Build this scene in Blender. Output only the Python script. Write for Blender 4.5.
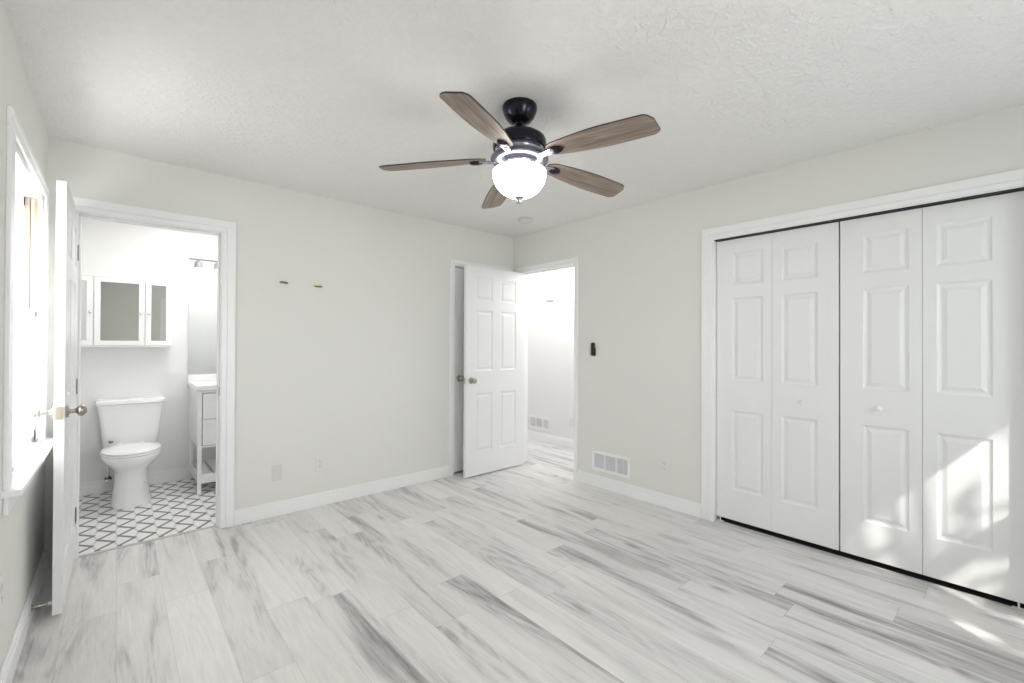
import bpy, bmesh, math, random
from mathutils import Vector, Matrix

# ------------------------------------------------------------------ clear
for o in list(bpy.data.objects):
    bpy.data.objects.remove(o, do_unlink=True)
scene = bpy.context.scene
COL = scene.collection
PI = math.pi
random.seed(7)

# ------------------------------------------------------------------ camera
F_PX = 446.05
CAM_H = 1.2782
cam_d = bpy.data.cameras.new('camera')
cam = bpy.data.objects.new('camera', cam_d)
COL.objects.link(cam)
cam_d.sensor_fit = 'HORIZONTAL'
cam_d.sensor_width = 36.0
cam_d.lens = F_PX * 36.0 / 1024.0
cam_d.clip_start = 0.02
R_ = Vector((0.74899, -0.66257, 0.00413))
U_ = Vector((-0.00709, -0.00178, 0.99997))
F_ = Vector((0.66254, 0.74900, 0.00602))
m = Matrix((R_, U_, -F_)).transposed().to_4x4()
m.translation = Vector((0, 0, CAM_H))
cam.matrix_world = m
scene.camera = cam

# ------------------------------------------------------------------ world, sun, daylight
w = bpy.data.worlds.new('sky')
scene.world = w
w.use_nodes = True
nt = w.node_tree
nt.nodes.clear()
wo = nt.nodes.new('ShaderNodeOutputWorld')
bg = nt.nodes.new('ShaderNodeBackground')
bg.inputs['Color'].default_value = (0.93, 0.965, 1.0, 1)
bg.inputs['Strength'].default_value = 2.2
nt.links.new(bg.outputs[0], wo.inputs[0])

SUN_DIR = Vector((0.49, 0.65, -0.76)).normalized()
SUN = 3.6
ld = bpy.data.lights.new('sun', 'SUN')
ld.energy = SUN
ld.angle = 0.0095
ld.color = (1.0, 0.96, 0.90)
lo = bpy.data.objects.new('sun', ld)
COL.objects.link(lo)
lo.rotation_euler = SUN_DIR.to_track_quat('-Z', 'Y').to_euler()
lo.location = (-3, -4, 6)

def area(name, loc, direction, sx, sy, power, color=(1, 1, 1), spread=PI):
    d = bpy.data.lights.new(name, 'AREA')
    d.shape = 'RECTANGLE'
    d.size, d.size_y = sx, sy
    d.energy = power
    d.color = color
    d.spread = spread
    o = bpy.data.objects.new(name, d)
    COL.objects.link(o)
    o.location = loc
    o.rotation_euler = Vector(direction).to_track_quat('-Z', 'Z').to_euler()
    return o

def point(name, loc, power, color=(1, 1, 1), radius=0.05):
    d = bpy.data.lights.new(name, 'POINT')
    d.energy = power
    d.color = color
    d.shadow_soft_size = radius
    o = bpy.data.objects.new(name, d)
    COL.objects.link(o)
    o.location = loc
    return o

# daylight at the windows
area('daylight_rear_window', (2.48, -1.06, 1.41), (-0.5, 1, -0.08), 0.90, 1.27, 10, (0.84, 0.92, 1.0))
area('fill_added_rear_window', (1.05, -1.06, 1.41), (0, 1, 0.06), 0.72, 1.27, 27, (1.0, 0.985, 0.985))  # fill at the added rear window, evens out the room light
area('daylight_left_window', (-0.56, 2.96, 1.41), (1, 0, -0.20), 0.95, 1.27, 24, (1.0, 0.985, 0.985))
area('hall_ceiling_fill', (3.78, 4.0, 2.42), (0, 0, -1), 0.55, 3.2, 14, (0.99, 0.99, 1))  # unseen fill added to brighten the hall
point('hall_spill_fill', (3.72, 2.9, 2.15), 10, (0.99, 0.99, 1), 0.15)  # added fill that spills light onto the entry door
area('bath_ceiling_fill', (0.70, 4.40, 2.42), (0, 0, -1), 0.8, 0.7, 11, (1, 0.99, 0.98))  # unseen fill added to brighten the bathroom

scene.view_settings.view_transform = 'Standard'
scene.view_settings.look = 'None'
scene.view_settings.gamma = 1.0
scene.view_settings.use_curve_mapping = False
scene.view_settings.exposure = 0.42
try:
    scene.cycles.max_bounces = 12
    scene.cycles.diffuse_bounces = 8
    scene.cycles.transparent_max_bounces = 16
    scene.cycles.sample_clamp_indirect = 6.0
    scene.cycles.caustics_reflective = False
    scene.cycles.caustics_refractive = False
except Exception:
    pass

# ------------------------------------------------------------------ materials
class NT:
    """small helper for wiring shader nodes"""
    def __init__(self, name):
        self.m = bpy.data.materials.new(name)
        self.m.use_nodes = True
        self.t = self.m.node_tree
        self.t.nodes.clear()
        self.out = self.t.nodes.new('ShaderNodeOutputMaterial')
        self.b = self.t.nodes.new('ShaderNodeBsdfPrincipled')
        self.t.links.new(self.b.outputs[0], self.out.inputs[0])
    def n(self, kind, **kw):
        nd = self.t.nodes.new(kind)
        for k, v in kw.items():
            setattr(nd, k, v)
        return nd
    def link(self, a, b):
        self.t.links.new(a, b)
    def val(self, sock, v):
        if hasattr(v, 'is_output') or isinstance(v, bpy.types.NodeSocket):
            self.t.links.new(v, sock)
        else:
            sock.default_value = v
    def math(self, op, a, b=None, c=None):
        nd = self.n('ShaderNodeMath', operation=op)
        self.val(nd.inputs[0], a)
        if b is not None: self.val(nd.inputs[1], b)
        if c is not None: self.val(nd.inputs[2], c)
        return nd.outputs[0]
    def mix(self, f, a, b):
        nd = self.n('ShaderNodeMix', data_type='RGBA')
        self.val(nd.inputs[0], f)
        self.val(nd.inputs[6], a if not isinstance(a, tuple) else (*a[:3], 1))
        self.val(nd.inputs[7], b if not isinstance(b, tuple) else (*b[:3], 1))
        return nd.outputs[2]
    def ramp(self, f, stops):
        nd = self.n('ShaderNodeValToRGB')
        e = nd.color_ramp.elements
        while len(e) < len(stops): e.new(0.5)
        for k, (p, c) in enumerate(stops):
            e[k].position = p
            e[k].color = (*c, 1) if len(c) == 3 else c
        self.link(f, nd.inputs[0])
        return nd.outputs[0]
    def noise(self, vec, scale, detail=3, rough=0.5, dist=0.0):
        nd = self.n('ShaderNodeTexNoise')
        if vec is not None: self.link(vec, nd.inputs['Vector'])
        nd.inputs['Scale'].default_value = scale
        nd.inputs['Detail'].default_value = detail
        nd.inputs['Roughness'].default_value = rough
        nd.inputs['Distortion'].default_value = dist
        return nd.outputs[0]
    def obj_co(self):
        return self.n('ShaderNodeTexCoord').outputs['Object']
    def bump(self, h, strength, dist=0.01):
        nd = self.n('ShaderNodeBump')
        nd.inputs['Strength'].default_value = strength
        nd.inputs['Distance'].default_value = dist
        self.link(h, nd.inputs['Height'])
        self.link(nd.outputs[0], self.b.inputs['Normal'])
    def set(self, color=None, rough=None, metal=None, spec=None):
        if color is not None:
            self.val(self.b.inputs['Base Color'], color if not isinstance(color, tuple) else (*color[:3], 1))
        if rough is not None: self.val(self.b.inputs['Roughness'], rough)
        if metal is not None: self.b.inputs['Metallic'].default_value = metal
        if spec is not None: self.b.inputs['Specular IOR Level'].default_value = spec
        return self

def plain(name, color, rough=0.5, metal=0.0, var=0.03, scale=6.0, spec=0.5):
    """one colour with a faint procedural unevenness"""
    t = NT(name)
    f = t.noise(t.obj_co(), scale, 2)
    lo_ = tuple(max(0, c * (1 - var)) for c in color)
    hi_ = tuple(min(1, c * (1 + var)) for c in color)
    t.set(t.mix(f, lo_, hi_), rough, metal, spec)
    return t.m

M = {}
def wall_mat(name, color):
    t = NT(name)
    co = t.obj_co()
    f = t.noise(co, 1.3, 2)
    t.set(t.mix(f, tuple(c * 0.985 for c in color), tuple(min(1, c * 1.01) for c in color)), 0.62, spec=0.3)
    t.bump(t.noise(co, 130, 3, 0.6), 0.06, 0.004)
    return t.m
M['wall'] = wall_mat('wall_paint', (0.757, 0.757, 0.727))
M['bath_wall'] = wall_mat('bath_wall_paint', (0.80, 0.803, 0.80))
M['hall_wall'] = wall_mat('hall_wall_paint', (0.80, 0.80, 0.79))
M['dark'] = plain('closet_painted_shade', (0.045, 0.045, 0.045), 0.9)  # near-black colour paints in the shade of the unlit closets

t = NT('stomped_ceiling_texture')
co = t.obj_co()
a = t.noise(co, 25, 4, 0.62, 1.2)
b_ = t.noise(co, 7, 2, 0.5, 0.5)
h = t.math('MULTIPLY', t.ramp(a, [(0.42, (0, 0, 0)), (0.60, (1, 1, 1))]), t.math('ADD', t.math('MULTIPLY', b_, 1.2), 0.2))
t.set(t.mix(a, (0.80, 0.79, 0.78), (0.845, 0.835, 0.825)), 0.8, spec=0.2)
t.bump(h, 0.46, 0.010)
M['ceiling'] = t.m

M['trim'] = plain('white_trim_paint', (0.87, 0.875, 0.875), 0.35, var=0.01)
M['door'] = plain('white_door_paint', (0.82, 0.825, 0.82), 0.38, var=0.01)
M['porcelain'] = plain('white_porcelain', (0.90, 0.905, 0.91), 0.12, var=0.005)
M['plastic'] = plain('white_plastic', (0.85, 0.85, 0.85), 0.4, var=0.01)
M['plastic_grey'] = plain('pale_beige_plastic', (0.68, 0.67, 0.645), 0.45, var=0.01)
M['register_dark'] = plain('register_backing_metal', (0.42, 0.44, 0.50), 0.6)  # flat bluish grey of the register backing
M['slot'] = plain('outlet_slot', (0.10, 0.10, 0.10), 0.6)
M['black'] = plain('black_plastic', (0.008, 0.008, 0.009), 0.45)
M['black_metal'] = plain('black_steel', (0.015, 0.015, 0.016), 0.4, 0.6)
M['nickel'] = plain('satin_nickel', (0.42, 0.39, 0.35), 0.28, 1.0, var=0.1, scale=20)
M['nickel_plate'] = plain('brushed_nickel_plate', (0.62, 0.58, 0.48), 0.38, 1.0, var=0.1, scale=40)
M['lamp_metal'] = plain('satin_lamp_metal', (0.25, 0.25, 0.25), 0.45, 0.3)
M['chrome'] = plain('polished_chrome', (0.72, 0.72, 0.73), 0.15, 1.0)
M['brass'] = plain('aged_brass', (0.62, 0.54, 0.30), 0.4, 1.0, var=0.12)
M['grey_metal'] = plain('tarnished_metal', (0.16, 0.15, 0.12), 0.45, 0.9)
M['bronze'] = plain('dark_bronze', (0.020, 0.019, 0.028), 0.22, 0.75, var=0.2)
M['bronze_mid'] = plain('brushed_dark_pewter', (0.15, 0.155, 0.19), 0.25, 0.9, var=0.2)
M['bronze_light'] = plain('burnished_pewter', (0.42, 0.43, 0.50), 0.22, 1.0, var=0.12)
M['mirror'] = plain('mirror_silver', (0.86, 0.88, 0.87), 0.02, 1.0, var=0.0)
M['threshold'] = plain('grey_transition_strip', (0.58, 0.565, 0.55), 0.45)
M['plate'] = plain('ivory_white_plastic', (0.755, 0.75, 0.725), 0.4, var=0.01)
M['detector'] = plain('aged_white_plastic', (0.64, 0.62, 0.59), 0.5, var=0.01)
M['caulk'] = plain('white_marble_top', (0.88, 0.88, 0.885), 0.2, var=0.02)

t = NT('raw_pine_jamb')
co = t.obj_co()
mp = t.n('ShaderNodeMapping'); mp.inputs['Scale'].default_value = (60, 60, 1.5); t.link(co, mp.inputs[0])
g = t.noise(mp.outputs[0], 1.0, 3, 0.5, 0.4)
t.set(t.ramp(g, [(0.3, (0.46, 0.33, 0.24)), (0.5, (0.66, 0.53, 0.42)), (0.7, (0.74, 0.63, 0.50))]), 0.6)
M['pine'] = t.m

# window glass: clear, with a faint reflection
t = NT('window_glass')
tr = t.n('ShaderNodeBsdfTransparent'); tr.inputs[0].default_value = (0.98, 0.985, 0.985, 1)
gl = t.n('ShaderNodeBsdfGlossy'); gl.inputs['Roughness'].default_value = 0.02
mx = t.n('ShaderNodeMixShader')
mx.inputs[0].default_value = 0.06; t.link(tr.outputs[0], mx.inputs[1]); t.link(gl.outputs[0], mx.inputs[2])
t.link(mx.outputs[0], t.out.inputs[0])
M['glass'] = t.m

def glow(name, color, strength, base=(0.9, 0.9, 0.88)):
    t = NT(name)
    t.set(base, 0.35)
    t.b.inputs['Emission Color'].default_value = (*color, 1)
    t.b.inputs['Emission Strength'].default_value = strength
    return t.m
M['bowl'] = glow('frosted_glass_bowl_lit', (1.0, 0.968, 0.93), 11.0)
M['lamp_glass'] = glow('frosted_lamp_glass_lit', (1.0, 0.98, 0.95), 2.0)

# grey oak vinyl planks running toward the back wall
def plank_material():
    t = NT('grey_oak_vinyl_planks')
    co = t.obj_co()
    sp = t.n('ShaderNodeSeparateXYZ'); t.link(co, sp.inputs[0])
    x, y = sp.outputs[0], sp.outputs[1]
    PW, PL = 0.180, 1.22
    xr = t.math('DIVIDE', t.math('ADD', x, 4.495), PW)
    row = t.math('FLOOR', xr)
    wn = t.n('ShaderNodeTexWhiteNoise', noise_dimensions='1D'); t.link(row, wn.inputs['W'])
    yr = t.math('ADD', t.math('DIVIDE', t.math('ADD', y, 9.3), PL), t.math('MULTIPLY', wn.outputs['Value'], 7.31))
    col = t.math('FLOOR', yr)
    idn = t.math('ADD', t.math('MULTIPLY', row, 13.7), t.math('MULTIPLY', col, 3.31))
    wn2 = t.n('ShaderNodeTexWhiteNoise', noise_dimensions='1D'); t.link(idn, wn2.inputs['W'])
    rnd = wn2.outputs['Value']
    wn3 = t.n('ShaderNodeTexWhiteNoise', noise_dimensions='1D'); t.link(t.math('ADD', idn, 71.3), wn3.inputs['W'])
    rnd2 = wn3.outputs['Value']
    fx = t.math('FRACT', xr); fy = t.math('FRACT', yr)
    # grain space, shifted for every plank
    cb = t.n('ShaderNodeCombineXYZ')
    t.link(t.math('ADD', x, t.math('MULTIPLY', rnd, 31.0)), cb.inputs[0])
    t.link(t.math('ADD', y, t.math('MULTIPLY', rnd2, 17.0)), cb.inputs[1])
    t.link(t.math('MULTIPLY', rnd, 9.0), cb.inputs[2])
    def mapped(sx, sy):
        mp = t.n('ShaderNodeMapping'); mp.inputs['Scale'].default_value = (sx, sy, 1); t.link(cb.outputs[0], mp.inputs[0])
        return mp.outputs[0]
    broad = t.noise(mapped(8.0, 0.85), 1.0, 2, 0.5, 0.8)           # wide dark heart streaks
    mid = t.noise(mapped(30, 2.4), 1.0, 4, 0.6, 1.6)               # streaky grain
    fine = t.noise(mapped(210, 9), 1.0, 3, 0.6, 0.4)               # pores
    # cathedral rings: bands of a slowly warped coordinate
    warp = t.noise(mapped(5.0, 0.55), 1.0, 2, 0.5, 0.6)
    rings = t.math('MULTIPLY', t.math('ADD', t.math('SINE', t.math('MULTIPLY', warp, 95.0)), 1.0), 0.5)
    heart = t.ramp(broad, [(0.26, (1, 1, 1)), (0.54, (0, 0, 0))])   # where the dark heartwood shows
    tone = t.math('ADD', t.math('MULTIPLY', rnd, 0.20), 0.52)
    dark_amt = t.math('ADD', t.math('MULTIPLY', rnd2, 0.48), 0.17)
    tone = t.math('SUBTRACT', tone, t.math('MULTIPLY', heart, dark_amt))
    tone = t.math('ADD', tone, t.math('MULTIPLY', t.math('SUBTRACT', mid, 0.5), t.math('ADD', 0.36, t.math('MULTIPLY', heart, 0.26))))
    tone = t.math('ADD', tone, t.math('MULTIPLY', t.math('SUBTRACT', fine, 0.5), 0.42))
    tone = t.math('ADD', tone, t.math('MULTIPLY', t.math('SUBTRACT', rings, 0.5), t.math('ADD', 0.06, t.math('MULTIPLY', heart, 0.12))))
    # knots
    vo = t.n('ShaderNodeTexVoronoi'); t.link(mapped(4.2, 1.3), vo.inputs['Vector']); vo.inputs['Scale'].default_value = 1.0
    kn = t.ramp(vo.outputs['Distance'], [(0.0, (1, 1, 1)), (0.11, (0, 0, 0))])
    tone = t.math('SUBTRACT', tone, t.math('MULTIPLY', kn, t.math('MULTIPLY', mid, 0.8)))
    c = t.ramp(tone, [(0.0, (0.25, 0.24, 0.235)), (0.25, (0.45, 0.435, 0.43)), (0.48, (0.66, 0.64, 0.63)), (0.80, (0.79, 0.77, 0.755))])
    # seams
    ex = t.math('MINIMUM', fx, t.math('SUBTRACT', 1.0, fx))
    ey = t.math('MINIMUM', fy, t.math('SUBTRACT', 1.0, fy))
    s1 = t.math('LESS_THAN', ex, 0.006)
    s2 = t.math('LESS_THAN', ey, 0.0014)
    seam = t.math('MAXIMUM', s1, s2)
    c = t.mix(t.math('MULTIPLY', seam, 0.26), c, (0.20, 0.195, 0.19))
    t.set(c, t.math('ADD', 0.34, t.math('MULTIPLY', mid, 0.16)), spec=0.42)
    hgt = t.math('SUBTRACT', t.math('MULTIPLY', fine, 0.4), t.math('MULTIPLY', seam, 1.0))
    t.bump(hgt, 0.12, 0.002)
    return t.m
M['planks'] = plank_material()

# white floor tile with a grey zigzag trellis
def tile_material():
    t = NT('zigzag_patterned_floor_tile')
    co = t.obj_co()
    sp = t.n('ShaderNodeSeparateXYZ'); t.link(co, sp.inputs[0])
    x, y = sp.outputs[0], sp.outputs[1]
    PX, PY = 0.1025, 0.195
    xf = t.math('DIVIDE', t.math('SUBTRACT', x, 0.0035), PX)
    yv = t.math('DIVIDE', t.math('SUBTRACT', y, 3.925), PY)
    fx = t.math('FRACT', t.math('ADD', xf, 40.0))
    fy = t.math('FRACT', t.math('ADD', yv, 40.0))
    tri = t.math('MULTIPLY', t.math('ABSOLUTE', t.math('SUBTRACT', fy, 0.5)), 2.0)      # 1 at the left vertex, 0 at the right one
    target = t.math('SUBTRACT', 0.90, t.math('MULTIPLY', tri, 0.80))
    d1 = t.math('ABSOLUTE', t.math('SUBTRACT', fx, target))
    line1 = t.math('LESS_THAN', d1, 0.135)
    fx2 = t.math('FRACT', t.math('ADD', xf, 40.5))
    target2 = t.math('ADD', 0.36, t.math('MULTIPLY', tri, 0.28))
    d2 = t.math('ABSOLUTE', t.math('SUBTRACT', fx2, target2))
    line2 = t.math('LESS_THAN', d2, 0.06)
    nz = t.noise(co, 30, 2)
    base = t.mix(nz, (0.80, 0.795, 0.79), (0.86, 0.855, 0.85))
    c = t.mix(t.math('MULTIPLY', line2, 0.40), base, (0.30, 0.29, 0.285))
    c = t.mix(t.math('MULTIPLY', line1, 0.92), c, (0.10, 0.096, 0.096))
    t.set(c, 0.32)
    return t.m
M['tile'] = tile_material()

# grey brown weathered wood of the fan blades (grain along the blade = object X)
t = NT('weathered_oak_blade')
co = t.obj_co()
mp = t.n('ShaderNodeMapping'); mp.inputs['Scale'].default_value = (3.2, 55, 10); t.link(co, mp.inputs[0])
g = t.noise(mp.outputs[0], 1.0, 4, 0.62, 0.6)
mp2 = t.n('ShaderNodeMapping'); mp2.inputs['Scale'].default_value = (2.0, 9, 4); t.link(co, mp2.inputs[0])
g2 = t.noise(mp2.outputs[0], 1.0, 2, 0.5, 0.4)
tone = t.math('ADD', t.math('MULTIPLY', g, 0.7), t.math('MULTIPLY', g2, 0.3))
t.set(t.ramp(tone, [(0.34, (0.095, 0.070, 0.055)), (0.50, (0.235, 0.185, 0.150)), (0.66, (0.37, 0.31, 0.265))]), 0.5, spec=0.35)
M['blade'] = t.m
M['blade_edge'] = plain('dark_blade_edge', (0.03, 0.026, 0.024), 0.5)

# outdoors
t = NT('tree_leaf')
f = t.noise(t.obj_co(), 3, 2)
t.set(t.mix(f, (0.05, 0.10, 0.02), (0.12, 0.18, 0.05)), 0.6)
M['leaf'] = t.m
M['bark'] = plain('tree_bark', (0.12, 0.09, 0.07), 0.9, var=0.3, scale=12)
M['lawn'] = plain('lawn_grass', (0.25, 0.26, 0.19), 0.95, var=0.2, scale=4)

# ------------------------------------------------------------------ mesh helpers
class MB:
    """collects shapes into one bmesh, built as ONE object"""
    def __init__(self):
        self.bm = bmesh.new()
        self.mat = 0
    def _face(self, vs):
        try:
            f = self.bm.faces.new(vs)
            f.material_index = self.mat
            return f
        except ValueError:
            return None
    def box(self, x0, x1, y0, y1, z0, z1, mp=None):
        xs, ys, zs = sorted((x0, x1)), sorted((y0, y1)), sorted((z0, z1))
        c = [(a, b, c_) for a in xs for b in ys for c_ in zs]
        if mp: c = [mp(*q) for q in c]
        v = [self.bm.verts.new(q) for q in c]
        for q in ((0, 1, 3, 2), (4, 6, 7, 5), (0, 4, 5, 1), (2, 3, 7, 6), (0, 2, 6, 4), (1, 5, 7, 3)):
            self._face([v[i] for i in q])
        return self
    def loft(self, rings, cap=True, closed=True):
        R = [[self.bm.verts.new(p) for p in r] for r in rings]
        n = len(R[0])
        for a, b in zip(R, R[1:]):
            for i in range(n if closed else n - 1):
                j = (i + 1) % n
                self._face([a[i], a[j], b[j], b[i]])
        if cap:
            self._face(list(reversed(R[0])))
            self._face(R[-1])
        return self
    def lathe(self, prof, seg=32, mp=None, cap=True):
        """prof = [(r, z)] ; mp turns local (x, y, z) into the wanted point"""
        rings = []
        for r, z in prof:
            r = max(r, 1e-4)
            ring = [(r * math.cos(2 * PI * k / seg), r * math.sin(2 * PI * k / seg), z) for k in range(seg)]
            if mp: ring = [mp(*q) for q in ring]
            rings.append(ring)
        return self.loft(rings, cap)
    def tube(self, pts, r, seg=10):
        pts = [Vector(p) for p in pts]
        rings = []
        prev = None
        for i, p in enumerate(pts):
            d = (pts[min(i + 1, len(pts) - 1)] - pts[max(i - 1, 0)]).normalized()
            a = prev if prev is not None else (Vector((0, 0, 1)) if abs(d.z) < 0.9 else Vector((1, 0, 0)))
            s = d.cross(a).normalized()
            u = s.cross(d).normalized()
            prev = u
            rr = r[i] if isinstance(r, (list, tuple)) else r
            rings.append([tuple(p + s * rr * math.cos(2 * PI * k / seg) + u * rr * math.sin(2 * PI * k / seg)) for k in range(seg)])
        return self.loft(rings)
    def build(self, name, mats, parent=None, bevel=0.0, smooth=False, seg=2, autos=None):
        bmesh.ops.recalc_face_normals(self.bm, faces=self.bm.faces[:])
        me = bpy.data.meshes.new(name)
        self.bm.to_mesh(me)
        self.bm.free()
        for mt in (mats if isinstance(mats, (list, tuple)) else [mats]):
            me.materials.append(mt)
        if smooth:
            me.polygons.foreach_set('use_smooth', [True] * len(me.polygons))
            if autos:
                me.set_sharp_from_angle(angle=math.radians(autos))
        o = bpy.data.objects.new(name, me)
        COL.objects.link(o)
        if parent is not None: o.parent = parent
        if bevel > 0:
            b = o.modifiers.new('bevel', 'BEVEL')
            b.width = bevel
            b.segments = seg
            b.limit_method = 'ANGLE'
            b.angle_limit = math.radians(40)
        return o

def tag(o, label, cat, group=None, kind=None):
    o['label'] = label
    o['category'] = cat
    if group: o['group'] = group
    if kind: o['kind'] = kind
    return o

def empty(name, loc, label, cat, group=None, kind=None, rz=0.0):
    o = bpy.data.objects.new(name, None)
    o.empty_display_size = 0.1
    COL.objects.link(o)
    o.location = loc
    o.rotation_euler = (0, 0, rz)
    return tag(o, label, cat, group, kind)

def struct(mb, name, mat, label, cat, bevel=0.0):
    return tag(mb.build(name, mat, bevel=bevel), label, cat, kind='structure')

def copy_tree(o, parent=None):
    c = o.copy()
    COL.objects.link(c)
    if parent is not None: c.parent = parent
    for ch in o.children: copy_tree(ch, c)
    return c

# ------------------------------------------------------------------ room dimensions (camera stands at x=0, y=0)
XL, XR, YB, YR, H = -0.302, 3.241, 3.638, -0.80, 2.44
WT = 0.115
XO = XL - 0.15                      # outer face of the left wall
YO = YR - 0.15
BY = 5.15                           # far wall of the bathroom
BXR = 1.40                          # right wall of the bathroom
HX = 4.20                           # far wall of the hall
XC = XR + 0.040                     # front plane of the closet leaves
YW = YB + WT                        # bathroom side of the back wall
XW = XR + WT                        # hall side of the right wall

def wall_with_holes(mb, u0, u1, z0, z1, holes, put):
    """holes = [(ua, ub, za, zb)] along u; put(u0,u1,z0,z1) adds a box"""
    us = sorted({u0, u1, *[h[0] for h in holes], *[h[1] for h in holes]})
    for a, b in zip(us, us[1:]):
        hs = sorted([h for h in holes if h[0] <= a + 1e-6 and h[1] >= b - 1e-6], key=lambda h: h[2])
        z = z0
        for h_ in hs:
            if h_[2] > z + 1e-6: put(a, b, z, h_[2])
            z = h_[3]
        if z < z1 - 1e-6: put(a, b, z, z1)

# openings
BATH = (-0.175, 0.532)              # clear width of the bathroom doorway
LINEN = (2.470, 3.130)              # closed door in the back wall
ENTRY = (2.774, 3.532)              # doorway in the right wall (along y)
CLOS = (-0.035, 1.455)              # bifold closet opening (along y)
WIN1 = (2.475, 3.440, 0.750, 2.050) # left wall window (along y, z)
WIN2 = (2.03, 2.93, 0.750, 2.050)   # rear wall windows (along x, z), behind the camera
WIN3 = (0.70, 1.42, 0.750, 2.050)  # unseen window added for more even light
DH = 2.038
J = 0.018                           # jamb thickness

mb = MB(); mb.box(XL - .2, HX + .3, YR - .2, 6.0, -0.12, 0.0)
struct(mb, 'floor', M['planks'], 'grey oak vinyl plank floor of the bedroom running on into the hall', 'floor')
mb = MB(); mb.box(XL, BXR, YB + 0.062, BY, 0.0, 0.004)
struct(mb, 'floor_bath', M['tile'], 'white bathroom floor tile with grey zigzag pattern', 'floor')
mb = MB(); mb.box(XL - .2, HX + .3, YR - .2, 6.0, H, H + 0.15)
struct(mb, 'ceiling', M['ceiling'], 'white stomp-textured ceiling around the fan', 'ceiling')

mb = MB()
wall_with_holes(mb, YO, BY + .15, 0, H, [WIN1], lambda a, b, c, d: mb.box(XO, XL, a, b, c, d))
struct(mb, 'wall_left', M['wall'], 'pale grey-green wall with the window', 'wall')
mb = MB()
wall_with_holes(mb, XL, XR, 0, H, [(BATH[0] - J, BATH[1] + J, 0, DH + J), (LINEN[0] - J, LINEN[1] + J, 0, DH + J)],
                lambda a, b, c, d: mb.box(a, b, YB, YW - .01, c, d))
struct(mb, 'wall_back', M['wall'], 'pale grey-green wall between the bathroom doorway and the corner', 'wall')
mb = MB()
wall_with_holes(mb, YO, 6.0, 0, H, [(CLOS[0] - J, CLOS[1] + J, 0, 2.042 + J), (ENTRY[0] - J, ENTRY[1] + J, 0, DH + J)],
                lambda a, b, c, d: mb.box(XR, XW - .01, a, b, c, d))
struct(mb, 'wall_right', M['wall'], 'pale grey-green wall with the closet doors', 'wall')
mb = MB()
wall_with_holes(mb, XL, XR, 0, H, [WIN2, WIN3], lambda a, b, c, d: mb.box(a, b, YO, YR, c, d))
struct(mb, 'wall_rear', M['wall'], 'pale grey-green wall behind the photographer', 'wall')

# bathroom shell
mb = MB()
wall_with_holes(mb, XL, BXR, 0, H, [(BATH[0] - J, BATH[1] + J, 0, DH + J)], lambda a, b, c, d: mb.box(a, b, YW - .01, YW, c, d))
struct(mb, 'wall_bath_front', M['bath_wall'], 'bathroom face of the wall around the doorway', 'wall')
mb = MB(); mb.box(XL, BXR + .1, BY, BY + .12, 0, H)
struct(mb, 'wall_bath_back', M['bath_wall'], 'white bathroom wall behind the toilet', 'wall')
mb = MB(); mb.box(BXR, BXR + .1, YW, BY, 0, H)
struct(mb, 'wall_bath_right', M['bath_wall'], 'white bathroom side wall beyond the vanity', 'wall')
# hall shell
mb = MB(); mb.box(HX, HX + .12, 1.70, 6.0, 0, H)
struct(mb, 'wall_hall_right', M['hall_wall'], 'white hall wall seen through the doorway', 'wall')
mb = MB(); mb.box(XW, HX, 1.62, 1.74, 0, H)
struct(mb, 'wall_hall_front', M['hall_wall'], 'hall end wall next to the closet', 'wall')
mb = MB(); mb.box(XW, HX, 5.80, 5.92, 0, H)
struct(mb, 'wall_hall_back', M['hall_wall'], 'far end wall of the hall', 'wall')
mb = MB()
wall_with_holes(mb, 1.74, 5.80, 0, H, [(ENTRY[0] - J, ENTRY[1] + J, 0, DH + J)], lambda a, b, c, d: mb.box(XW - .01, XW, a, b, c, d))
struct(mb, 'wall_hall_left', M['hall_wall'], 'hall face of the wall around the doorway', 'wall')
# closet interiors
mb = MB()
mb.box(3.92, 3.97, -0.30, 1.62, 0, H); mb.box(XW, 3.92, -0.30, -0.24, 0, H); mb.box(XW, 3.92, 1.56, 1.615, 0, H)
mb.box(XC + .018, 3.92, CLOS[0] + .001, CLOS[1] - .001, 0.0005, 0.002)  # dark floor sheet, painted shade under the bifold doors
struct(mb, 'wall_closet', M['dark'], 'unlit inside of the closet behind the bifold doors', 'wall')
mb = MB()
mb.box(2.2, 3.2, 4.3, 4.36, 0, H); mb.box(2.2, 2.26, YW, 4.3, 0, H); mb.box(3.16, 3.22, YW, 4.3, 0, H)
mb.box(2.26, 3.16, YW - .05, 4.3, 0.0005, 0.002)  # dark floor sheet, painted shade under the closed door
struct(mb, 'wall_linen', M['dark'], 'unlit inside of the small closet behind the closed door', 'wall')

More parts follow.
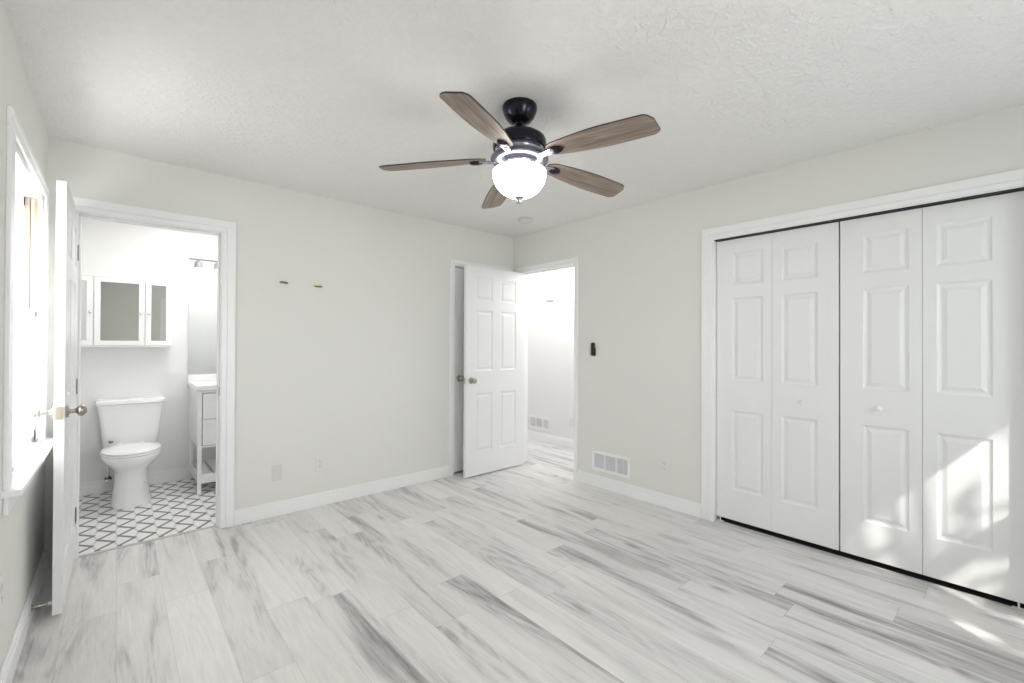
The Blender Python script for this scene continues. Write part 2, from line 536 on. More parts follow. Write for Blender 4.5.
# ------------------------------------------------------------------ jambs and casings (trim)
def casing(name, put, u0, u1, zt, width, thick, wall_deep, label, sides=(1, 1), stop=None, wl=None, wr=None):
    """flat casing round an opening plus the jamb that lines it; put(u0,u1,w0,w1,z0,z1), w=0 on the room face, + into the room"""
    mb = MB()
    r = 0.006
    wl = wl or width; wr = wr or width
    # two-step profile: thin inner band, thicker outer band; the head sits on the legs
    a0, a1, b0, b1, zi, zo = u0 - r - wl, u0 - r, u1 + r, u1 + r + wr, zt + r, zt + r + width
    k = .62
    put(mb, a0, a0 + wl * k, 0, thick, 0, zo)
    put(mb, a0 + wl * k, a1, 0, thick * .70, 0, zi)
    put(mb, b1 - wr * k, b1, 0, thick, 0, zo)
    put(mb, b0, b1 - wr * k, 0, thick * .70, 0, zi)
    put(mb, a0 + wl * k, b1 - wr * k, 0, thick * .70, zi, zo - width * k)
    put(mb, a0 + wl * k, b1 - wr * k, 0, thick, zo - width * k, zo)
    # jamb
    put(mb, u0 - J + .001, u0, 0, -wall_deep, 0, zt)
    put(mb, u1, u1 + J - .001, 0, -wall_deep, 0, zt)
    put(mb, u0 - J + .001, u1 + J - .001, 0, -wall_deep, zt, zt + J - .001)
    if stop:
        s0, s1 = stop
        put(mb, u0, u0 + .011, -s0, -s1, 0, zt)
        put(mb, u1 - .011, u1, -s0, -s1, 0, zt)
        put(mb, u0, u1, -s0, -s1, zt - .011, zt)
    return struct(mb, name, M['trim'], label, 'trim', bevel=0.003)

def put_back(mb, u0, u1, w0, w1, z0, z1): mb.box(u0, u1, YB - w0, YB - w1, z0, z1)
def put_right(mb, u0, u1, w0, w1, z0, z1): mb.box(XR - w0, XR - w1, u0, u1, z0, z1)
bt = casing('trim_1', put_back, BATH[0], BATH[1], DH, 0.080, 0.018, WT, 'wide white casing and jamb of the bathroom doorway', stop=(.04, .075))
ln = casing('trim_2', put_back, LINEN[0], LINEN[1], DH, 0.055, 0.014, WT, 'narrow white casing behind the open entry door', stop=(.055, .09))
en = casing('trim_3', put_right, ENTRY[0], ENTRY[1], DH, 0.056, 0.014, WT, 'narrow white casing and jamb of the hall doorway', stop=(.04, .075), wl=.045)
cl = casing('trim_4', put_right, CLOS[0], CLOS[1], 2.042, 0.078, 0.016, WT, 'wide white casing around the bifold closet doors')
mb = MB(); mb.box(BATH[0] + .001, BATH[1] - .001, YB + .05, YB + .072, 0, 0.008)
struct(mb, 'trim_5', M['threshold'], 'thin grey transition strip between planks and bathroom tile', 'trim', bevel=.002)
# latch strike plate in the bathroom jamb (child of the jamb)
mb = MB(); mb.box(BATH[1] - .0015, BATH[1] + .001, YB + .006, YB + .036, 0.915, 0.975)
mb.build('strike_plate', M['nickel'], bt)['label'] = 'nickel strike plate'

def base_profile(mb, a, b, put, h=0.105, t_=0.015):
    put(mb, a, b, 0, t_, 0, h * .74)
    put(mb, a, b, 0, t_ * .72, h * .74, h * .90)
    put(mb, a, b, 0, t_ * .45, h * .90, h)
mb = MB()
base_profile(mb, BATH[1] + .088, LINEN[0] - .063, put_back)
base_profile(mb, LINEN[1] + .063, XR - .001, put_back)
struct(mb, 'baseboard_back', M['trim'], 'white baseboard along the wall below the two small outlets', 'baseboard', bevel=.003)
mb = MB()
base_profile(mb, CLOS[1] + .086, ENTRY[0] - .053, put_right)
base_profile(mb, YR, CLOS[0] - .086, put_right)
struct(mb, 'baseboard_right', M['trim'], 'white baseboard under the wall register beside the closet', 'baseboard', bevel=.003)
mb = MB()
base_profile(mb, YR, YB, lambda mb, a, b, w0, w1, z0, z1: mb.box(XL + w0, XL + w1, a, b, z0, z1), h=.115)
struct(mb, 'baseboard_left', M['trim'], 'white baseboard under the window with the spring door stop', 'baseboard', bevel=.003)
mb = MB()
base_profile(mb, XL + .02, XR - .02, lambda mb, a, b, w0, w1, z0, z1: mb.box(a, b, YR + w0, YR + w1, z0, z1))
struct(mb, 'baseboard_rear', M['trim'], 'white baseboard behind the photographer', 'baseboard', bevel=.003)
mb = MB()
base_profile(mb, XL, BXR, lambda mb, a, b, w0, w1, z0, z1: mb.box(a, b, BY - w0, BY - w1, .004 + z0, .004 + z1), h=.11)
struct(mb, 'baseboard_bath', M['trim'], 'white bathroom baseboard behind the toilet', 'baseboard', bevel=.003)
mb = MB()
base_profile(mb, 1.74, 5.8, lambda mb, a, b, w0, w1, z0, z1: mb.box(HX - w0, HX - w1, a, b, z0, z1), h=.11)
struct(mb, 'baseboard_hall', M['trim'], 'white baseboard of the hall wall below the hall register', 'baseboard', bevel=.003)

# ------------------------------------------------------------------ panel doors
def panel_leaf(W, Hh, T, panels):
    """raised-panel door leaf. local: x 0..W, z 0..Hh, y 0 (front) .. T (back); panels=[(x0,x1,z0,z1)]"""
    mb = MB()
    bm = mb.bm
    xs = sorted({0, W, *[p[0] for p in panels], *[p[1] for p in panels]})
    zs = sorted({0, Hh, *[p[2] for p in panels], *[p[3] for p in panels]})
    def is_panel(a, b, c, d):
        return any(p[0] - 1e-6 <= a and b <= p[1] + 1e-6 and p[2] - 1e-6 <= c and d <= p[3] + 1e-6 for p in panels)
    cache = {}
    def V(x, y, z):
        k = (round(x, 5), round(y, 5), round(z, 5))
        if k not in cache: cache[k] = bm.verts.new(k)
        return cache[k]
    for side in (0, 1):
        Y = lambda d: d if side == 0 else T - d
        def quad(a, b, c, d):
            mb._face([V(*q) for q in (a, b, c, d)])
        for a, b in zip(xs, xs[1:]):
            for c, d in zip(zs, zs[1:]):
                if not is_panel(a, b, c, d):
                    quad((a, Y(0), c), (b, Y(0), c), (b, Y(0), d), (a, Y(0), d))
        for (a, b, c, d) in panels:
            rings = [(0, 0), (0.006, .0055), (0.014, .0085), (0.020, .0085), (0.040, .0015)]
            prev = None
            for ins, dep in rings:
                r = [(a + ins, Y(dep), c + ins), (b - ins, Y(dep), c + ins), (b - ins, Y(dep), d - ins), (a + ins, Y(dep), d - ins)]
                if prev:
                    for k in range(4):
                        quad(prev[k], prev[(k + 1) % 4], r[(k + 1) % 4], r[k])
                prev = r
            quad(*prev)
    for a, b in zip(xs, xs[1:]):
        for z in (0, Hh):
            mb._face([V(a, 0, z), V(b, 0, z), V(b, T, z), V(a, T, z)])
    for c, d in zip(zs, zs[1:]):
        for x in (0, W):
            mb._face([V(x, 0, c), V(x, T, c), V(x, T, d), V(x, 0, d)])
    return mb

ROWS = [(0.235, 0.800), (1.015, 1.605), (1.70, 1.925)]
def six_panels(W, zoff=0.0):
    st, mu = 0.112 * W / .74 + .002, 0.10 * W / .74
    pw = (W - 2 * st - mu) / 2
    return [(x0, x0 + pw, a - zoff, b - zoff) for x0 in (st, st + pw + mu) for a, b in ROWS]

def knob_mb(mbk, style='round'):
    """door knob pointing along local -y from y=0: rosette, neck and ball"""
    pts = [(0.0305, 0), (0.0315, .004), (0.028, .009), (0.014, .011), (0.011, .016), (0.0105, .030), (0.014, .036),
           (0.0225, .042), (0.0265, .050), (0.0265, .057), (0.022, .065), (0.013, .071), (0.006, .0735)]
    return pts

def add_knobs(parent, x, z, T, mat=None):
    for k, sgn in enumerate((-1, 1)):
        mb = MB()
        y0 = 0.0 if sgn < 0 else T
        mb.lathe(knob_mb(None), 24, mp=lambda a, b, c: (x + a, y0 + sgn * c, z + b))
        mb.build('door_knob', mat or M['nickel'], parent, smooth=True, autos=50)['label'] = 'satin nickel door knob'

def hinges(parent, x, y, zs, sx):
    for z in zs:
        mb = MB()
        mb.lathe([(0.006, z - .045), (0.007, z - .044), (0.007, z + .044), (0.006, z + .045)], 12, mp=lambda a, b, c: (x + a, y + b, c))
        mb.box(x, x + sx * .025, y + .003, y + .0055, z - .044, z + .044)
        mb.build('hinge', M['nickel'], parent)['label'] = 'nickel butt hinge'

# bathroom door: open against the window wall, hinged on the left jamb
WB = 0.695
d1 = empty('door_1', (-0.2125, 3.630, 0.022), 'white six-panel bathroom door standing open in front of the window', 'door', kind='structure', rz=-PI / 2 - 0.006)
panel_leaf(WB, 2.008, .035, six_panels(WB, .02)).build('leaf', M['door'], d1, bevel=.0012)
add_knobs(d1, WB - .062, .928, .035)
mb = MB(); mb.box(WB - .001, WB + .0022, .004, .031, .898, .958); mb.mat = 0
mb.box(WB + .002, WB + .010, .011, .024, .918, .938)
mb.build('latch_plate', M['nickel_plate'], d1)['label'] = 'nickel latch plate on the door edge'
hinges(d1, -.004, .035, (.25, 1.0, 1.78), 1)

# entry door: swung open in front of the closed door, hinged next to the corner
WE = 0.756
d2 = empty('door_2', (3.226, 3.490, 0.012), 'white six-panel entry door swung open in front of the corner', 'door', kind='structure', rz=PI + 0.008)
# local x runs to world -x, local -y (front) faces the closed door
panel_leaf(WE, 2.018, .035, six_panels(WE, .012)).build('leaf', M['door'], d2, bevel=.0012)
add_knobs(d2, WE - .062, .918, .035)
mb = MB(); mb.box(WE - .001, WE + .002, .004, .031, .888, .948)
mb.build('latch_plate', M['nickel_plate'], d2)['label'] = 'nickel latch plate on the door edge'
hinges(d2, -.004, .0, (.25, 1.0, 1.78), 1)

# closed door in the back wall
WL = LINEN[1] - LINEN[0] - .007
d3 = empty('door_3', (LINEN[0] + .0045, YB + .018, 0.020), 'white closed door in the back wall, mostly hidden by the open one', 'door', kind='structure')
panel_leaf(WL, 2.012, .035, six_panels(WL, .02)).build('leaf', M['door'], d3, bevel=.0012)
add_knobs(d3, .058, .918, .035)

# bifold closet doors

Y0, Y1 = CLOS
LW = (Y1 - Y0 - .012) / 4
BZ = 0.036
def bifold_panels(flip):
    st, inn = 0.110, 0.056
    a, b = (st, LW - inn) if not flip else (inn, LW - st)
    return [(a, b, z0 - BZ, z1 - BZ) for z0, z1 in ((.250, .812), (1.024, 1.614), (1.706, 1.932))]
def bifold(name, y_start, knob_leaf, label, px):
    d = empty(name, (XC, y_start, BZ), label, 'closet door', kind='structure', rz=-PI / 2)
    for k in range(2):
        lf = panel_leaf(LW - .0015, 1.996, .032, bifold_panels(k == 1)).build('leaf', M['door'], d, bevel=.0012)
        lf.location = (k * LW, 0, 0)
    x = LW * 1.5 if knob_leaf == 1 else LW * .5
    mb = MB()
    mb.lathe([(.017, 0), (.014, .003), (.008, .006), (.0075, .013), (.012, .018), (.0165, .023), (.017, .028), (.013, .033), (.004, .0355)], 20,
             mp=lambda a, b, c: (x + a, -c, .915 - BZ + b))
    mb.build('knob', M['door'], d, smooth=True, autos=50)['label'] = 'small round white knob'
    for xx in (.03, LW * 2 - .035):
        mb = MB(); mb.lathe([(.005, 1.996), (.005, 2.006)], 10, mp=lambda a, b, c: (xx + a, .012 + b, c))
        mb.build('pivot_pin', M['chrome'], d)
    mb = MB(); mb.box(px - .022, px + .022, .002, .024, -.0345, -.031); mb.tube([(px, .012, -.033), (px, .012, 0)], .004)
    mb.build('floor_pivot', M['plastic'], d)
    return d
bifold('door_4', Y1 - .003, 1, 'white bifold closet door next to the wall outlet', .024)
bifold('door_5', Y0 + 2 * LW + .003, 0, 'white bifold closet door with sun patches', 2 * LW - .026)
mb = MB(); mb.box(XR + .008, XC + .030, Y0 + .001, Y1 - .001, 2.0355, 2.0425)
mb.build('track', M['black'], cl)['label'] = 'black steel bifold track'

# ------------------------------------------------------------------ windows
def make_window(name, mp, u0, u1, z0, z1, label):
    """double-hung window. mp(u, w, z): u along the wall, w toward the room (0 = wall face)"""
    root = empty(name, mp((u0 + u1) / 2, 0, z0), label, 'window', kind='structure')
    inv = Vector(root.location)
    q = lambda u, w, z: tuple(Vector(mp(u, w, z)) - inv)
    B = lambda mb, a, b, c, d, e, f: mb.box(a, b, c, d, e, f, mp=q)
    # casing
    mb = MB()
    cw = .088
    for a, b, o_ in ((u0 - cw - .004, u0 - .004, 1), (u1 + .004, u1 + .004 + cw, -1)):
        B(mb, a, b, 0, .0135, z0, z1 + .004)
    B(mb, u0 - cw - .004, u1 + cw + .004, 0, .0135, z1 + .004, z1 + .004 + cw * .8)
    B(mb, u0 - cw - .002, u1 + cw + .002, .002, .0165, z1 + .004 + cw * .45, z1 + .002 + cw * .8)
    mb.build('casing', M['trim'], root, bevel=.003)
    # sill board and apron
    mb = MB(); B(mb, u0 - cw - .024, u1 + cw + .03, -.03, .052, z0 - .024, z0)
    mb.build('sill', M['trim'], root, bevel=.006)
    mb = MB(); B(mb, u0 - cw, u1 + cw, 0, .014, z0 - .092, z0 - .024)
    mb.build('apron', M['trim'], root, bevel=.005)
    # jamb lining and stops
    mb = MB()
    B(mb, u0 - .003, u0 + .014, -.15, 0, z0, z1); B(mb, u1 - .014, u1 + .003, -.15, 0, z0, z1)
    B(mb, u0, u1, -.15, 0, z1 - .014, z1 + .003)
    B(mb, u0, u1, -.17, 0, z0 - .004, z0 + .004)
    B(mb, u0 + .014, u0 + .024, -.016, 0, z0, z1); B(mb, u1 - .024, u1 - .014, -.016, 0, z0, z1)
    B(mb, u0 + .014, u1 - .014, -.016, 0, z1 - .026, z1 - .014)
    mb.build('jamb', M['trim'], root, bevel=.001)
    zm = z0 + (z1 - z0) * .517
    mb = MB()
    for a, b in ((u0 + .014, u0 + .019), (u1 - .019, u1 - .014)):
        B(mb, a, b, -.062, -.017, zm + .02, z1 - .016)
    mb.build('jamb_liner', M['pine'], root)['label'] = 'bare pine jamb strip above the lower sash'
    mb = MB()
    for a, b in ((u0 + .019, u0 + .0215), (u1 - .0215, u1 - .019)):
        B(mb, a, b, -.046, -.0425, zm + .02, z1 - .02)
    mb.build('sash_cord', M['grey_metal'], root)
    def sash(w0, w1, za, zb, bot, top, lifts):
        mb = MB()
        a, b = u0 + .02, u1 - .02
        st = .042
        B(mb, a, a + st, w0, w1, za, zb); B(mb, b - st, b, w0, w1, za, zb)
        B(mb, a, b, w0, w1, za, za + bot); B(mb, a, b, w0, w1, zb - top, zb)
        s = mb.build('sash', M['trim'], root, bevel=.003)
        wc = (w0 + w1) / 2
        mb = MB(); B(mb, a + st - .005, b - st + .005, wc - .002, wc + .002, za + bot - .005, zb - top + .005)
        mb.build('pane', M['glass'], s)
        if lifts:
            for uu in (u0 + .12, u1 - .12):
                mb = MB()
                B(mb, uu - .035, uu + .035, w1, w1 + .003, za + .018, za + .045)
                B(mb, uu - .035, uu + .035, w1 + .003, w1 + .018, za + .018, za + .022)
                B(mb, uu - .035, uu + .035, w1 + .015, w1 + .018, za + .018, za + .030)
                mb.build('sash_lift', M['nickel'], s)['label'] = 'metal finger lift'
    sash(-.060, -.020, z0 + .004, zm + .02, .070, .034, True)
    sash(-.104, -.064, zm - .016, z1 - .016, .034, .050, False)
    return root
make_window('window_1', lambda u, w_, z: (XL + w_, u, z), *WIN1, 'white double-hung window beside the open bathroom door')
make_window('window_2', lambda u, w_, z: (u, YR + w_, z), *WIN2, 'white double-hung window behind the photographer, nearer the closet')
make_window('window_3_added', lambda u, w_, z: (u, YR + w_, z), *WIN3, 'unseen white double-hung window added behind the camera for even light')  # added for even light, never in view

# ------------------------------------------------------------------ ceiling fan
FC = (1.463, 1.604)
fan = empty('ceiling_fan', (FC[0], FC[1], H), 'five-blade ceiling fan with grey wood blades and lit glass bowl', 'ceiling fan')
def fl(prof, name, mat, parent=fan, seg=40, auto=35):
    mb = MB(); mb.lathe([(r, z - H) for r, z in prof], seg)
    return mb.build(name, mat, parent, smooth=True, autos=auto)
fl([(.082, 2.44), (.085, 2.434), (.085, 2.422), (.081, 2.408), (.072, 2.386), (.056, 2.366), (.040, 2.356), (.028, 2.352), (.024, 2.346)], 'canopy', M['bronze'])
fl([(.013, 2.352), (.013, 2.285)], 'downrod', M['bronze'], seg=16)
fl([(.018, 2.318), (.026, 2.314), (.034, 2.306), (.070, 2.302), (.104, 2.294), (.124, 2.280), (.131, 2.264), (.131, 2.232), (.128, 2.224)], 'motor_cover', M['bronze'])
fl([(.124, 2.226), (.116, 2.222), (.109, 2.216), (.107, 2.208), (.111, 2.204), (.111, 2.198), (.108, 2.194), (.118, 2.192), (.128, 2.190)], 'motor_band', M['bronze_light'])
fl([(.126, 2.192), (.137, 2.189), (.141, 2.182), (.140, 2.172), (.131, 2.165), (.118, 2.160), (.080, 2.158)], 'motor_housing', M['bronze_mid'])
fl([(.078, 2.160), (.076, 2.150), (.070, 2.144), (.070, 2.134), (.084, 2.128), (.098, 2.125), (.098, 2.119), (.080, 2.117)], 'light_fitter', M['bronze_light'])
# bowl
bprof = []
RB, ZT, ZB = .130, 2.122, 1.992
for k in range(17):
    th = PI / 2 * k / 16
    bprof.append((RB * math.cos(th) ** .90 if k < 16 else .0005, ZT - .016 - (ZT - .016 - ZB) * math.sin(th) ** 1.08))
bprof = [(RB - .014, ZT + .002), (RB - .004, ZT), (RB + .001, ZT - .006)] + bprof
fl(bprof, 'bowl_shade', M['bowl'], seg=48, auto=60)['label'] = 'lit frosted white glass bowl'
fl([(.004, 2.004), (.026, 2.002), (.027, 1.997), (.020, 1.989), (.011, 1.985), (.0100, 1.979), (.0125, 1.974), (.011, 1.967), (.004, 1.963)], 'finial', M['bronze_light'], seg=24)

def blade_outline():
    pts = []
    r0, r1 = .165, .684
    top, bot = [], []
    for k in range(41):
        f = math.sin(PI / 2 * k / 40) ** 1.0
        x = r0 + (r1 - r0) * f
        hw = .040 + .030 * math.sin(min(1, f / .62) * PI / 2) - .006 * max(0, f - .62) / .38
        if f > .92:
            e = (f - .92) / .08
            hw_t = hw * (1 - .30 * e ** 3.0); hw_b = hw * (1 - .62 * e ** 2.6)
        else:
            hw_t = hw_b = hw
        if f < .08:
            g = 1 - f / .08
            hw_t *= 1 - .45 * g * g; hw_b *= 1 - .45 * g * g
        top.append((x, hw_t)); bot.append((x, -hw_b))
    return top + bot[::-1]
PITCH = math.radians(-12.0)
DROOP = 0.062
def make_blade(ang, parent):
    mb = MB()
    ol = blade_outline()
    th = .0032
    lo_ = [(x, y, -th) for x, y in ol]; hi_ = [(x, y, th) for x, y in ol]
    vl = [mb.bm.verts.new(p) for p in lo_]; vh = [mb.bm.verts.new(p) for p in hi_]
    mb.mat = 0
    mb._face(vl[::-1]); mb._face(vh)
    mb.mat = 1
    n = len(ol)
    for i in range(n):
        mb._face([vl[i], vl[(i + 1) % n], vh[(i + 1) % n], vh[i]])
    b = mb.build('blade', [M['blade'], M['blade_edge']], parent)
    b.location = (0, 0, 2.147 + .68 * DROOP - H)
    b.rotation_euler = (Matrix.Rotation(ang, 3, 'Z') @ Matrix.Rotation(DROOP, 3, 'Y') @ Matrix.Rotation(PITCH, 3, 'X')).to_euler()
    # blade iron: arm from the hub, forked holder and oval medallion under the blade root
    mb = MB()
    rings = []
    for (x, z, hw, ht) in ((.098, -.012, .021, .006), (.125, -.013, .017, .006), (.148, -.012, .015, .006), (.165, -.010, .017, .005), (.190, -.0105, .024, .0045), (.205, -.010, .020, .004)):
        rings.append([(x, -hw, z - ht), (x, hw, z - ht), (x, hw, z + ht), (x, -hw, z + ht)])
    mb.loft(rings)
    mb.build('blade_iron', M['bronze_light'], b, bevel=.002)['label'] = 'cast metal blade arm'
    mb = MB()
    prof = [(.001, -.020), (.55, -.019), (.85, -.016), (1.0, -.011), (1.0, -.0035)]
    mb.lathe(prof, 28, mp=lambda a, b_, c: (.212 + a * .036, b_ * .024, c))
    mb.build('medallion', M['bronze'], b, smooth=True, autos=50)['label'] = 'dark oval cap under the blade root'
    return b
for k in range(5):
    make_blade(-1.41 - k * 2 * PI / 5, fan)

# ------------------------------------------------------------------ smoke detector
sd = empty('smoke_detector', (2.827, 3.014, H), 'round white smoke detector on the ceiling near the corner', 'smoke detector')
mb = MB(); mb.lathe([(.072, 0), (.073, -.006), (.070, -.010), (.068, -.010)], 36); mb.build('base_plate', M['detector'], sd, smooth=True, autos=40)
mb = MB(); mb.lathe([(.064, -.008), (.064, -.020), (.058, -.028), (.046, -.034), (.030, -.036), (.028, -.034), (.010, -.034), (.002, -.034)], 36)
mb.build('cover', M['detector'], sd, smooth=True, autos=30)

# ------------------------------------------------------------------ wall fittings
def outlet(name, mp, label, kind_='duplex', mat='plate', cat='outlet', group=None):
    """mp(u, w, z) local -> world offset; origin at plate centre"""
    o = empty(name, mp(0, 0, 0), label, cat, group)
    inv = Vector(o.location)
    q = lambda u, w_, z: tuple(Vector(mp(u, w_, z)) - inv)
    mb = MB(); mb.box(-.0355, .0355, 0, .005, -.0585, .0585, mp=q)
    mb.build('cover_plate', M[mat], o, bevel=.003)
    if kind_ == 'duplex':
        for s in (-1, 1):
            mb = MB()
            mb.lathe([(.0168, .004), (.0168, .0072), (.016, .0078)], 20, mp=lambda a, b, c: q(a, c, s * .0195 + b * .82))
            r = mb.build('receptacle', M[mat], o, smooth=True, autos=40)
            mb = MB()
            mb.box(-.0075, -.0055, .0072, .0083, s * .0195 - .001, s * .0195 + .008, mp=q)
            mb.box(.0055, .0075, .0072, .0083, s * .0195 - .001, s * .0195 + .008, mp=q)
            mb.box(-.002, .002, .0072, .0083, s * .0195 - .010, s * .0195 - .006, mp=q)
            mb.build('slots', M['slot'], r)
        mb = MB(); mb.lathe([(.003, .004), (.003, .0062)], 10, mp=lambda a, b, c: q(a, c, b)); mb.build('screw', M['plastic_grey'], o)
    elif kind_ == 'switch':
        mb = MB(); mb.box(-.0165, .0165, .004, .0075, -.033, .033, mp=q); mb.build('rocker', M[mat], o, bevel=.0015)
    else:
        for s in (-1, 1):
            mb = MB(); mb.lathe([(.003, .004), (.003, .0062)], 10, mp=lambda a, b, c: q(a, c, b + s * .042)); mb.build('screw', M[mat], o)
    return o
on_back = lambda x, z: (lambda u, w_, v: (x + u, YB - w_, z + v))
on_right = lambda y, z: (lambda u, w_, v: (XR - w_, y + u, z + v))
on_left = lambda y, z: (lambda u, w_, v: (XL + w_, y + u, z + v))
on_hall = lambda y, z: (lambda u, w_, v: (HX - w_, y + u, z + v))
outlet('blank_cover_plate', on_back(.894, .318), 'blank beige cover plate, nearer the bathroom doorway of two plates', 'blank', 'plastic_grey', 'wall plate')
outlet('wall_outlet', on_back(1.203, .332), 'white duplex outlet on the wall below the brass hook', cat='outlet')
outlet('wall_outlet', on_right(1.838, .322), 'white duplex outlet between the wall register and the closet', cat='outlet')
outlet('wall_outlet', on_left(2.335, .405), 'white duplex outlet low beneath the window', cat='outlet')
outlet('wall_outlet', on_hall(3.625, .315), 'white duplex outlet low on the hall wall', cat='outlet')
outlet('light_switch', on_right(2.615, 1.225), 'white rocker light switch plate by the hall doorway', 'switch', cat='light switch')

# fan remote in its holder
rm = empty('fan_remote', (XR, 2.540, 1.235), 'slim black fan remote in its wall holder by the hall doorway', 'remote control')
mb = MB(); mb.box(-.012, 0, -.021, .021, -.060, .010); mb.build('wall_holder', M['black'], rm, bevel=.005)
mb = MB(); mb.box(-.024, -.010, -.019, .019, -.056, .060); mb.build('handset', M['black'], rm, bevel=.007, seg=3)
mb = MB()
for k in range(3): mb.box(-.0255, -.0235, -.009, .009, .040 - k * .018, .050 - k * .018)
mb.build('keypad', M['black_metal'], rm, bevel=.001)

def register(name, mp, wd, ht, label, n=3):
    o = empty(name, mp(0, 0, 0), label, 'vent')
    inv = Vector(o.location)
    q = lambda u, w_, z: tuple(Vector(mp(u, w_, z)) - inv)
    mb = MB(); ft = .026; mu = .016
    hw, hh = wd / 2, ht / 2
    mb.box(-hw, hw, 0, .007, hh - ft, hh, mp=q); mb.box(-hw, hw, 0, .007, -hh, -hh + ft, mp=q)
    mb.box(-hw, -hw + ft, 0, .007, -hh + ft, hh - ft, mp=q); mb.box(hw - ft, hw, 0, .007, -hh + ft, hh - ft, mp=q)
    iw = (wd - 2 * ft - (n - 1) * mu) / n
    for k in range(n - 1):
        a = -hw + ft + (k + 1) * iw + k * mu
        mb.box(a, a + mu, 0, .007, -hh + ft, hh - ft, mp=q)
    mb.build('frame', M['plastic'], o, bevel=.002)
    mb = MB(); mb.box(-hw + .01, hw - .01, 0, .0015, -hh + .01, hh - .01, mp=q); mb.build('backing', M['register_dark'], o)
    mb = MB()
    for k in range(n):
        a = -hw + ft + k * (iw + mu)
        c = 9
        for j in range(c):
            u = a + iw * (j + .5) / c
            mb.box(u - .0022, u + .0022, .001, .0055, -hh + ft, hh - ft, mp=q)
    mb.build('louvers', M['plastic'], o)
    return o
register('wall_register', on_right(2.352, .236), .400, .178, 'white three-bay wall register low beside the hall doorway')
register('hall_register', on_hall(4.190, .235), .400, .170, 'white three-bay wall register low on the hall wall')

# alarm chime box on the hall wall
ch = empty('door_chime', (HX, 4.000, 1.905), 'white chime box high on the hall wall', 'chime')
mb = MB(); mb.box(-.040, 0, -.085, .085, -.060, .060); mb.build('cover', M['plastic'], ch, bevel=.008)
mb = MB()
for k in range(4): mb.box(-.0425, -.039, -.070, .070, -.046 + k * .012, -.041 + k * .012)
mb.build('sound_grille', M['plastic_grey'], ch)

# two curtain hooks left on the back wall
h1 = empty('wall_hook', (.929, YB, 1.733), 'dark metal wall hook, nearer the bathroom doorway of the two hooks', 'hook')
mb = MB(); mb.box(-.028, .028, -.004, 0, -.009, .009); mb.build('plate', M['brass'], h1, bevel=.002)
mb = MB(); mb.tube([(-.020, -.003, .001), (-.020, -.020, 0), (-.014, -.028, 0), (.016, -.028, -.003), (.024, -.022, -.003)], .0055); mb.build('peg', M['grey_metal'], h1, smooth=True)
h2 = empty('wall_hook', (1.172, YB, 1.733), 'pale brass wall hook, farther from the bathroom doorway of the two hooks', 'hook')
mb = MB(); mb.box(-.030, .026, -.004, 0, -.010, .012); mb.build('plate', M['brass'], h2, bevel=.002)
mb = MB(); mb.tube([(-.014, -.003, -.006), (-.014, -.020, -.010), (-.006, -.028, -.011), (.020, -.028, -.011), (.028, -.022, -.010)], .0055); mb.build('peg', M['grey_metal'], h2, smooth=True)

# spring door stop screwed to the left baseboard
ds = empty('door_stop', (XL + .015, 2.99, .062), 'rigid metal door stop on the left baseboard behind the door', 'door stop')
mb = MB()
mb.lathe([(.014, 0), (.014, .003), (.009, .006), (.0062, .010), (.0062, .055)], 16, mp=lambda a, b, c: (c, a, b))
mb.build('rod', M['nickel'], ds, smooth=True, autos=40)
mb = MB(); mb.lathe([(.0085, .054), (.0095, .056), (.0095, .066), (.007, .069), (.001, .0695)], 16, mp=lambda a, b, c: (c, a, b))
mb.build('tip', M['plastic'], ds, smooth=True, autos=40)['label'] = 'white rubber tip'

# ------------------------------------------------------------------ bathroom: toilet
TX = .093
FZ = .004
tl = empty('toilet', (TX, BY - .01, FZ), 'white two-piece toilet with its lid closed', 'toilet')
YT = BY - .01
def oval(cy, hx, hy_f, hy_b, z, n=40, p=2.3, cx=0):
    """plan outline round local (0, cy): hy_f toward the camera (-y), hy_b toward the wall"""
    pts = []
    for k in range(n):
        a = 2 * PI * k / n
        c, s = math.cos(a), math.sin(a)
        x = hx * math.copysign(abs(c) ** (2 / p), c)
        y = (hy_b if s > 0 else hy_f) * math.copysign(abs(s) ** (2 / p), s)
        pts.append((cx + x, cy + y, z))
    return pts
# bowl and pedestal, one casting; local y=0 at the tank back, front of bowl y=-.72
mb = MB()
rings = [oval(-.36, .128, .25, .26, 0, p=2.8), oval(-.36, .126, .248, .26, .02, p=2.8), oval(-.36, .116, .238, .255, .06, p=2.6), oval(-.365, .108, .232, .25, .14, p=2.5),
         oval(-.37, .105, .230, .25, .22, p=2.4), oval(-.375, .107, .235, .25, .265, p=2.4), oval(-.39, .122, .252, .24, .295, p=2.3), oval(-.41, .150, .268, .22, .328, p=2.2),
         oval(-.43, .174, .278, .21, .360, p=2.2), oval(-.435, .188, .284, .205, .395, p=2.2), oval(-.435, .184, .280, .20, .405, p=2.2)]
mb.loft(rings)
mb.box(-.125, .125, -.26, -.03, .30, .402)
mb.build('bowl', M['porcelain'], tl, smooth=True, autos=50)
def sgm(mb, z0, z1, sc, dome=0):
    mb.loft([oval(-.440, .183 * sc, .275 * sc, .205, z0, p=2.15), oval(-.440, .187 * sc, .280 * sc, .207, z0 + .004, p=2.15), oval(-.440, .187 * sc, .280 * sc, .207, z1 - .005, p=2.15),
             oval(-.440, .180 * sc, .272 * sc, .200, z1, p=2.15), oval(-.440, .12 * sc, .19 * sc, .14, z1 + dome, p=2.1), oval(-.440, .03 * sc, .05 * sc, .05, z1 + dome * 1.15, p=2.1)])
mb = MB(); sgm(mb, .406, .421, 1.0); mb.build('seat', M['porcelain'], tl, smooth=True, autos=40)
mb = MB(); sgm(mb, .424, .438, .985, .005); mb.build('seat_lid', M['porcelain'], tl, smooth=True, autos=40)
